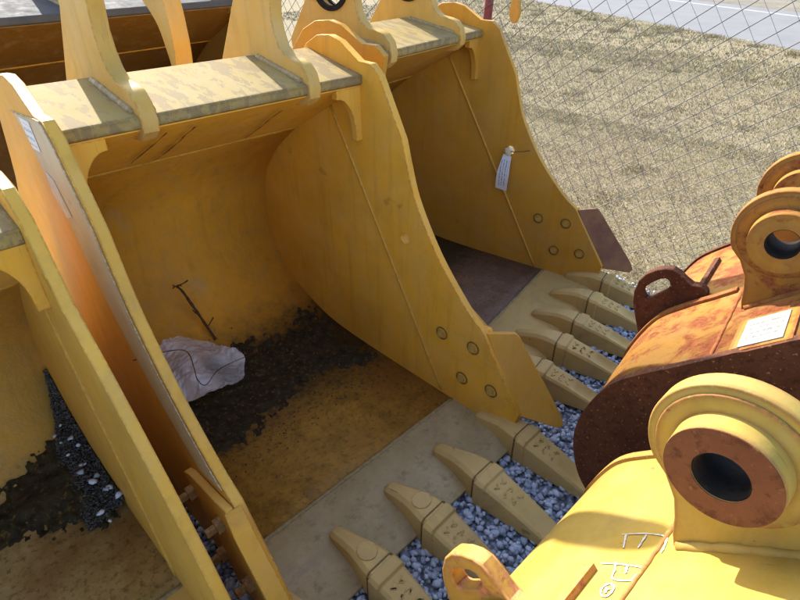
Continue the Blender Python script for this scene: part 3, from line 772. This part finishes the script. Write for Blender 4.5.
round_bucket(eE, 'lemon', 'lemon', 'lemon', 'lemon', 'lemon_rust', 'rust_brown', earxs=(-.345, .175), eyeoff=(.030, -.095))

# ------------------------------------------------------------------ fence
FEN = empty('chain_link_fence', (FX, 1.2, 0))
tag(FEN, 'galvanised chain link fence running past the ends of the buckets', 'fence')
e1 = (-.073, .057); e2 = (-.052, -.070)   # lattice in (y,z)
y0, z0 = 1.12, 1.445
k_ = FX/3.25
def fpt(i, j): return (y0+i*e1[0]+j*e2[0], z0+i*e1[1]+j*e2[1])
V = []; F = []
def wire_run(pts, r=.0025):
    global V, F
    n = 5; base = len(V)
    for i, p in enumerate(pts):
        for k in range(n):
            a = 2*math.pi*k/n; V.append((p[0]+r*math.cos(a), p[1]+r*math.sin(a)*.8, p[2]+r*math.sin(a)*.6))
    for i in range(len(pts)-1):
        for k in range(n): F.append([base+i*n+k, base+i*n+(k+1) % n, base+(i+1)*n+(k+1) % n, base+(i+1)*n+k])
ok = lambda p: -1.6 < p[0] < 6.5 and .01 < p[1] < 2.15
for fam in (0, 1):
    for a in range(-90, 90):
        run = []
        for b in range(-90, 90):
            i, j = (a, b) if fam == 0 else (b, a)
            p = fpt(i, j)
            if ok(p):
                off = .0028*(1 if (b % 2) else -1)*(1 if fam else -1)
                pp = (off, (p[0]*k_)-1.2, 1.75+(p[1]-1.75)*k_)
                if pp[2] > 0: run.append(pp)
            else:
                if len(run) > 1: wire_run(run)
                run = []
        if len(run) > 1: wire_run(run)
me = bpy.data.meshes.new('wire_mesh'); me.from_pydata(V, [], F); me.update()
wm_ = link('wire_mesh', me, 'wire', FEN); wm_['kind'] = 'stuff'
fp = link('post', tube_mesh('post', [(.035, 1.36, 0), (.035, 1.30, 1.3), (.035, 1.255, 2.2)], .030, 12), 'red_post', FEN, smooth=True)
fp['label'] = 'leaning post of red rusted pipe'
for yy in (-2.2, 4.4):
    link('post', tube_mesh('post', [(.035, yy, 0), (.035, yy, 2.2)], .030, 12), 'wire', FEN, smooth=True)

# ------------------------------------------------------------------ small things
def heap(name, poly, z0f, hmax, mat, step=.010, seed=3, noisy=6.):
    """mound over a plan outline, resting on height z0f(x,y)"""
    xs_ = [p[0] for p in poly]; ys_ = [p[1] for p in poly]
    nx = int((max(xs_)-min(xs_))/step)+1; ny = int((max(ys_)-min(ys_))/step)+1
    V = []; idx = {}; F = []
    def dist(p):
        d = 9
        for i in range(len(poly)):
            a = Vector(poly[i]); b = Vector(poly[i-1]); ab = b-a; t = max(0, min(1, (Vector(p)-a).dot(ab)/ab.length_squared)); d = min(d, (a+ab*t-Vector(p)).length)
        return d if inside(p, poly) else -d
    for i in range(nx+1):
        for j in range(ny+1):
            p = (min(xs_)+i*step, min(ys_)+j*step)
            d = dist(p)+.05*noise.noise(Vector((p[0]*noisy, p[1]*noisy, seed)))+.04*noise.noise(Vector((p[0]*22, p[1]*22, seed)))+.055*noise.noise(Vector((p[0]*48, p[1]*48, seed)))
            if d < -.004: continue
            h = -.006+hmax*min(1, max(0, d/.12))+.008*noise.noise(Vector((p[0]*25, p[1]*25, seed+4)))*(d > 0)+.004*noise.noise(Vector((p[0]*70, p[1]*70, seed+4)))
            idx[i, j] = len(V); V.append((p[0], p[1], z0f(*p)+h))
    for (i, j) in idx:
        q = [(i, j), (i+1, j), (i+1, j+1), (i, j+1)]
        if all(c in idx for c in q): F.append([idx[c] for c in q])
    o = link(name, mesh(name, V, F), mat, smooth=True)
    if sum(p.normal.z for p in o.data.polygons) < 0: o.data.flip_normals()
    return o
def zB(x, y): return float(np.interp(y, [p[0] for p in SHELL_B[:9]], [p[1] for p in SHELL_B[:9]]))
def zA(x, y): return float(np.interp(y, [p[0] for p in SHELL_A[:7]], [p[1] for p in SHELL_A[:7]]))
so_ = heap('soil', [(.40, 1.62), (.55, 1.47), (.80, 1.55), (1.15, 1.62), (1.30, 1.52), (1.44, 1.55), (1.446, 1.95), (1.40, 2.10), (1.15, 2.03), (.86, 2.10), (.40, 2.10)], zB, .014, 'soil')
tag(so_, 'thin dark damp soil spread on the floor of the wide yellow bucket', 'soil', kind='stuff')
so2 = heap('soil', [(-.45, 1.76), (.0, 1.62), (.198, 1.50), (.20, 1.9), (.19, 2.04), (.08, 1.97), (-.1, 1.90), (-.45, 1.95)], zA, .030, 'soil', seed=9)
tag(so2, 'dark damp soil lying along the back of the dusty tan bucket', 'soil', kind='stuff')
# grit heaped in the corner of bucket A
n = 5200; r_ = np.random.default_rng(21)
vv = r_.uniform(1.56, 2.10, n); u = r_.uniform(0, 1, n)**1.4*np.clip((2.12-vv)*.45, .012, .13)
zz = np.array([zA(0, a) for a in vv]); hgt = .055*np.clip(1-u/.13, 0, 1)+.006
Pg = np.stack([.200-u, vv, zz+hgt*r_.uniform(.55, 1.0, n)], 1)
gg = stones('grit', Pg[Pg[:, 0] > -.05], r_.uniform(.0022, .0065, n), 'stone_dk', seed=23)
tag(gg, 'heap of dark grit in the corner of the dusty tan bucket', 'grit', kind='stuff')
for i in range(16):
    P1 = np.array([[r_.uniform(.12, .195), 1.52+.030*i+r_.uniform(-.03, .03), 0]]); P1[0, 2] = zA(0, P1[0, 1])+.055+.03*r_.uniform()
    o = stones('stone', np.zeros((1, 3)), np.array([r_.uniform(.008, .014)]), 'stone', seed=40+i); o.location = tuple(P1[0])
    tag(o, 'pale angular stone on the dark soil in the dusty tan bucket', 'stone', 'loose stones in the dusty tan bucket')

cr_ = np.random.default_rng(77); n = 420
cx_ = cr_.uniform(.42, 1.44, n); cy_ = np.where(cr_.uniform(size=n) < .6, cr_.normal(1.50, .07, n), cr_.uniform(1.4, 2.2, n))
o = stones('soil_crumbs', np.stack([cx_, cy_, [zB(a, b)+.003 for a, b in zip(cx_, cy_)]], 1), cr_.uniform(.0015, .004, n), 'stone_dk', seed=78)
tag(o, 'dark soil crumbs sprinkled round the soil in the wide yellow bucket', 'soil crumbs', kind='stuff')
hk = empty('steel_lug', (FX-.03, 2.235, 1.33))
tag(hk, 'ochre pear shaped steel lug hung on the wire fence', 'lug')
link('lug_plate', plate_mesh('lug_plate', [(.040*math.cos(a)*(1 if math.sin(a) < 0 else .75), .095+.095*math.sin(a)) for a in [2*math.pi*i/28 for i in range(28)]], -.014, .014, [circ((0, .15), .012, 12)]), 'yellow_old', hk, bevel=.005)
link('hook_wire', tube_mesh('hook_wire', [(0, 0, .15), (.02, .003, .18), (.03, 0, .20), (.02, -.003, .185), (0, 0, .155)], .003, 6), 'wire', hk)

# plastic bag
def bag():
    N = 26; V = []; F = []
    cx, cy = .705, 1.97
    for i in range(N+1):
        for j in range(N+1):
            u, v = i/N-.5, j/N-.5
            ru = .40+.05*noise.noise(Vector((v*4, 1, 0))); rv = .36+.05*noise.noise(Vector((u*4, 5, 0)))
            # squircle outline
            k = 1-.22*(2*abs(u))**2*(2*abs(v))**2*2
            x = u*ru*k; y = v*rv*k
            a = -.5; X_ = cx+x*math.cos(a)-y*math.sin(a); Y_ = cy+x*math.sin(a)+y*math.cos(a)
            edge = min(.5-abs(u), .5-abs(v))
            p = Vector((u*5, v*5, 2.2))
            tw = lambda q: abs((q % 2)-1)
            jit = random.uniform(-.004, .004); cr = jit+.060*tw(1.7*u+.9*v+.3)+.034*tw(-1.6*u+2.6*v+.1)+.022*tw(4.1*u+1.2*v)+.014*tw(2.2*u-5.3*v+.4)+.007*tw(7*u+6*v)+.004*noise.noise(p*2.2)
            h = .006+.030*min(1, edge*5)*(.5+.5*math.cos(u*2.2))+cr
            V.append((X_, Y_, zB(X_, min(Y_, 2.4))+h))
    m = N+1
    for i in range(N):
        for j in range(N): F.append([i*m+j, (i+1)*m+j, (i+1)*m+j+1, i*m+j+1])
    o = link('plastic_bag', mesh('plastic_bag', V, F), 'plastic')
    sol = o.modifiers.new('thick', 'SOLIDIFY'); sol.thickness = .0012
    sol.use_rim = True
    return o
tag(bag(), 'crumpled clear plastic bag lying on the soil in the yellow bucket', 'bag')
# dry weed stem leaning on the back wall
ws = empty('dry_weed', (.885, 2.13, .15))
tag(ws, 'dry brown weed stalk leaning up the inside of the yellow bucket', 'weed')
pts = [(0, 0, 0), (-.006, .05, .05), (-.012, .10, .10), (-.022, .15, .16), (-.03, .185, .205), (-.045, .20, .235)]
link('stem', tube_mesh('stem', spline(pts, 4), [.0085-.00015*i for i in range(21)], 7, .3), 'stem', ws, smooth=True)
for a, L in ((.4, .05), (2.2, .045), (3.6, .035), (5.0, .04)):
    p = Vector(pts[-1]); link('twig', tube_mesh('twig', [p, p+Vector((math.cos(a)*L*.6, -.02, .012)), p+Vector((math.cos(a)*L, -.03, .02+.012*math.sin(a)))], .0035, 5, .2), 'stem', ws)
for k, (dx, dz) in enumerate(((.022, .0), (-.018, .004))):
    p = Vector(pts[1+k]); link('twig', tube_mesh('twig', [p, p+Vector((dx, .0, .02+dz)), p+Vector((dx*1.6, -.01, .045+dz))], .003, 5, .2), 'stem', ws)
# wiry vine through the hole in B's near side
vn = tube_mesh('dry_vine', spline([(.34, 1.43, .735), (.42, 1.39, .745), (.47, 1.36, .735), (.50, 1.42, .62), (.53, 1.50, .50), (.60, 1.62, .36), (.74, 1.80, .25), (.92, 1.86, .19)], 5), .0018, 5, .2)
tag(link('dry_vine', vn, 'stem'), 'thin dry vine threaded through the hole in the near side plate', 'vine')
# leaf litter caught between buckets A and B
lt = empty('leaf_litter', (.295, 1.80, .03))
tag(lt, 'dry leaf litter caught in the gap between two buckets', 'leaves', kind='stuff')
V = []; F = []
for i in range(240):
    c = Vector((random.uniform(-.05, .05), random.uniform(-.35, .25), random.uniform(0, .08)))
    a = Vector((random.uniform(-1, 1), random.uniform(-1, 1), random.uniform(-.6, .6))).normalized(); b = a.cross(Vector((0, .3, 1))).normalized()
    L = random.uniform(.012, .03); o = len(V)
    V += [c-a*L, c+b*L*.4+Vector((0, 0, .004)), c+a*L, c-b*L*.4+Vector((0, 0, .004))]; F += [[o, o+1, o+2], [o, o+2, o+3]]
link('leaf', mesh('leaf', V, F), 'leaf', lt)['kind'] = 'stuff'
# paper tag on bucket C: tied through the hole
mC = Matrix.LocRotScale(eC.location, eC.rotation_euler, eC.scale)
def Cw(x, y, z): return mC @ Vector((x-BO[0], y-BO[1], z))
tg = empty('paper_tag', Cw(1.440, 1.412, .70))
tg.rotation_euler = (0, 0, eC.rotation_euler.z)
tag(tg, 'white printed paper tag hanging from the ochre bucket side hole', 'tag')
V = []; F = []
for i in range(9):
    t = i/8; wd = .020+.012*min(1, t*2)
    for s in (-1, 1): V.append((-.018-.025*math.sin(t*2.4), .005*s-.008*t*0+wd*s+.012*t, .02-.205*t+.004*s))
for i in range(8): F.append([2*i, 2*i+1, 2*i+3, 2*i+2])
pt = link('paper', mesh('paper', V, F), 'tag', tg); sol = pt.modifiers.new('t', 'SOLIDIFY'); sol.thickness = .001
bm_ = bmesh.new(); bmesh.ops.create_icosphere(bm_, subdivisions=2, radius=.024)
for v in bm_.verts: v.co *= 1+.25*noise.noise(v.co*60)
for v in bm_.verts: v.co = Vector((v.co.x*.7-.012, v.co.y, v.co.z*1.1+.040))
me = bpy.data.meshes.new('plug'); bm_.to_mesh(me); bm_.free(); link('plug', me, 'plug', tg)
link('tie', tube_mesh('tie', [(-.02, -.01, .045), (-.028, -.05, .050), (-.012, -.10, .058), (.02, -.125, .06)], .0022, 5), 'stem', tg)

# maker's label on bucket D (welded frame with a white plate)
def shell_z(t): return float(np.interp(-t, [-.194, -.121, -.032, .037, .12, .22, .38], [.722, .785, .866, .93, 1.0, 1.05, 1.075]))
def on_shell(x, t, up=.004):
    s = (shell_z(t-.01)-shell_z(t+.01))/.02; nrm = Vector((0, s, 1)).normalized()
    return Vector((x, t, shell_z(t)))+nrm*up
def slab(name, x0, x1, t0, t1, up0, up1, mat, parent):
    c = [(x0, t0), (x1, t0), (x1, t1), (x0, t1)]
    V = [on_shell(x, t, up0) for x, t in c]+[on_shell(x, t, up1) for x, t in c]
    return link(name, mesh(name, V, [[0, 1, 2, 3], [4, 5, 6, 7], [0, 1, 5, 4], [1, 2, 6, 5], [2, 3, 7, 6], [3, 0, 4, 7]]), mat, parent)
LX0, LX1, LT0, LT1 = -.485, -.335, -.075, .003
f = slab('label_frame', LX0-.014, LX1+.018, LT0-.016, LT1+.016, -.006, .008, 'rusty', eD)
slab('label_plate', LX0, LX1, LT0, LT1, .0085, .0105, 'plate_label', f)['label'] = 'white maker plate with rows of small print'
# strap bars welded on the round backs
slab('strap', .03, .33, .170, .185, -.006, .016, 'rust_dark', eD)
slab('strap', -.02, .095, .125, .140, -.006, .014, 'lemon_rust', eE)
# chalk letters on E, as strokes lying on the shell: (x, t) in bucket coordinates
def stroke(pts, wd=.0020):
    V = []; F = []
    P_ = spline(pts, 5) if len(pts) > 2 else [tuple(Vector(pts[0]).lerp(Vector(pts[1]), i/8)) for i in range(9)]
    for i, p in enumerate(P_):
        a = Vector(P_[max(i-1, 0)]); b = Vector(P_[min(i+1, len(P_)-1)]); d = (b-a).normalized(); nn = Vector((-d.y, d.x))*wd*random.uniform(.5, 1.1)
        V += [on_shell(p[0]+nn.x, p[1]+nn.y, .0016), on_shell(p[0]-nn.x, p[1]-nn.y, .0016)]
    for i in range(len(P_)-1): F.append([2*i, 2*i+1, 2*i+3, 2*i+2])
    return V, F
CHALK = []
def letter(strokes, name='chalk_letter'):
    V = []; F = []
    for s in strokes:
        v, f = stroke(s); o = len(V); V += v; F += [[i+o for i in q] for q in f]
    return link(name, mesh(name, V, F), 'chalk', eE)
letter([[(.198, .128), (.204, .093), (.199, .059), (.180, .050), (.153, .047)], [(.199, .122), (.159, .109)], [(.200, .088), (.162, .086)]])
letter([[(.112, .126), (.114, .09), (.112, .056)], [(.119, .104), (.10, .097), (.077, .091), (.074, .075), (.078, .059)], [(.115, .083), (.093, .077)], [(.112, .056), (.077, .062)]])
letter([[(.062, .092), (.050, .095), (.036, .090), (.032, .082), (.040, .077), (.056, .079), (.064, .088), (.058, .092)], [(.055, .09), (.04, .085)], [(.052, .083), (.044, .089)]])
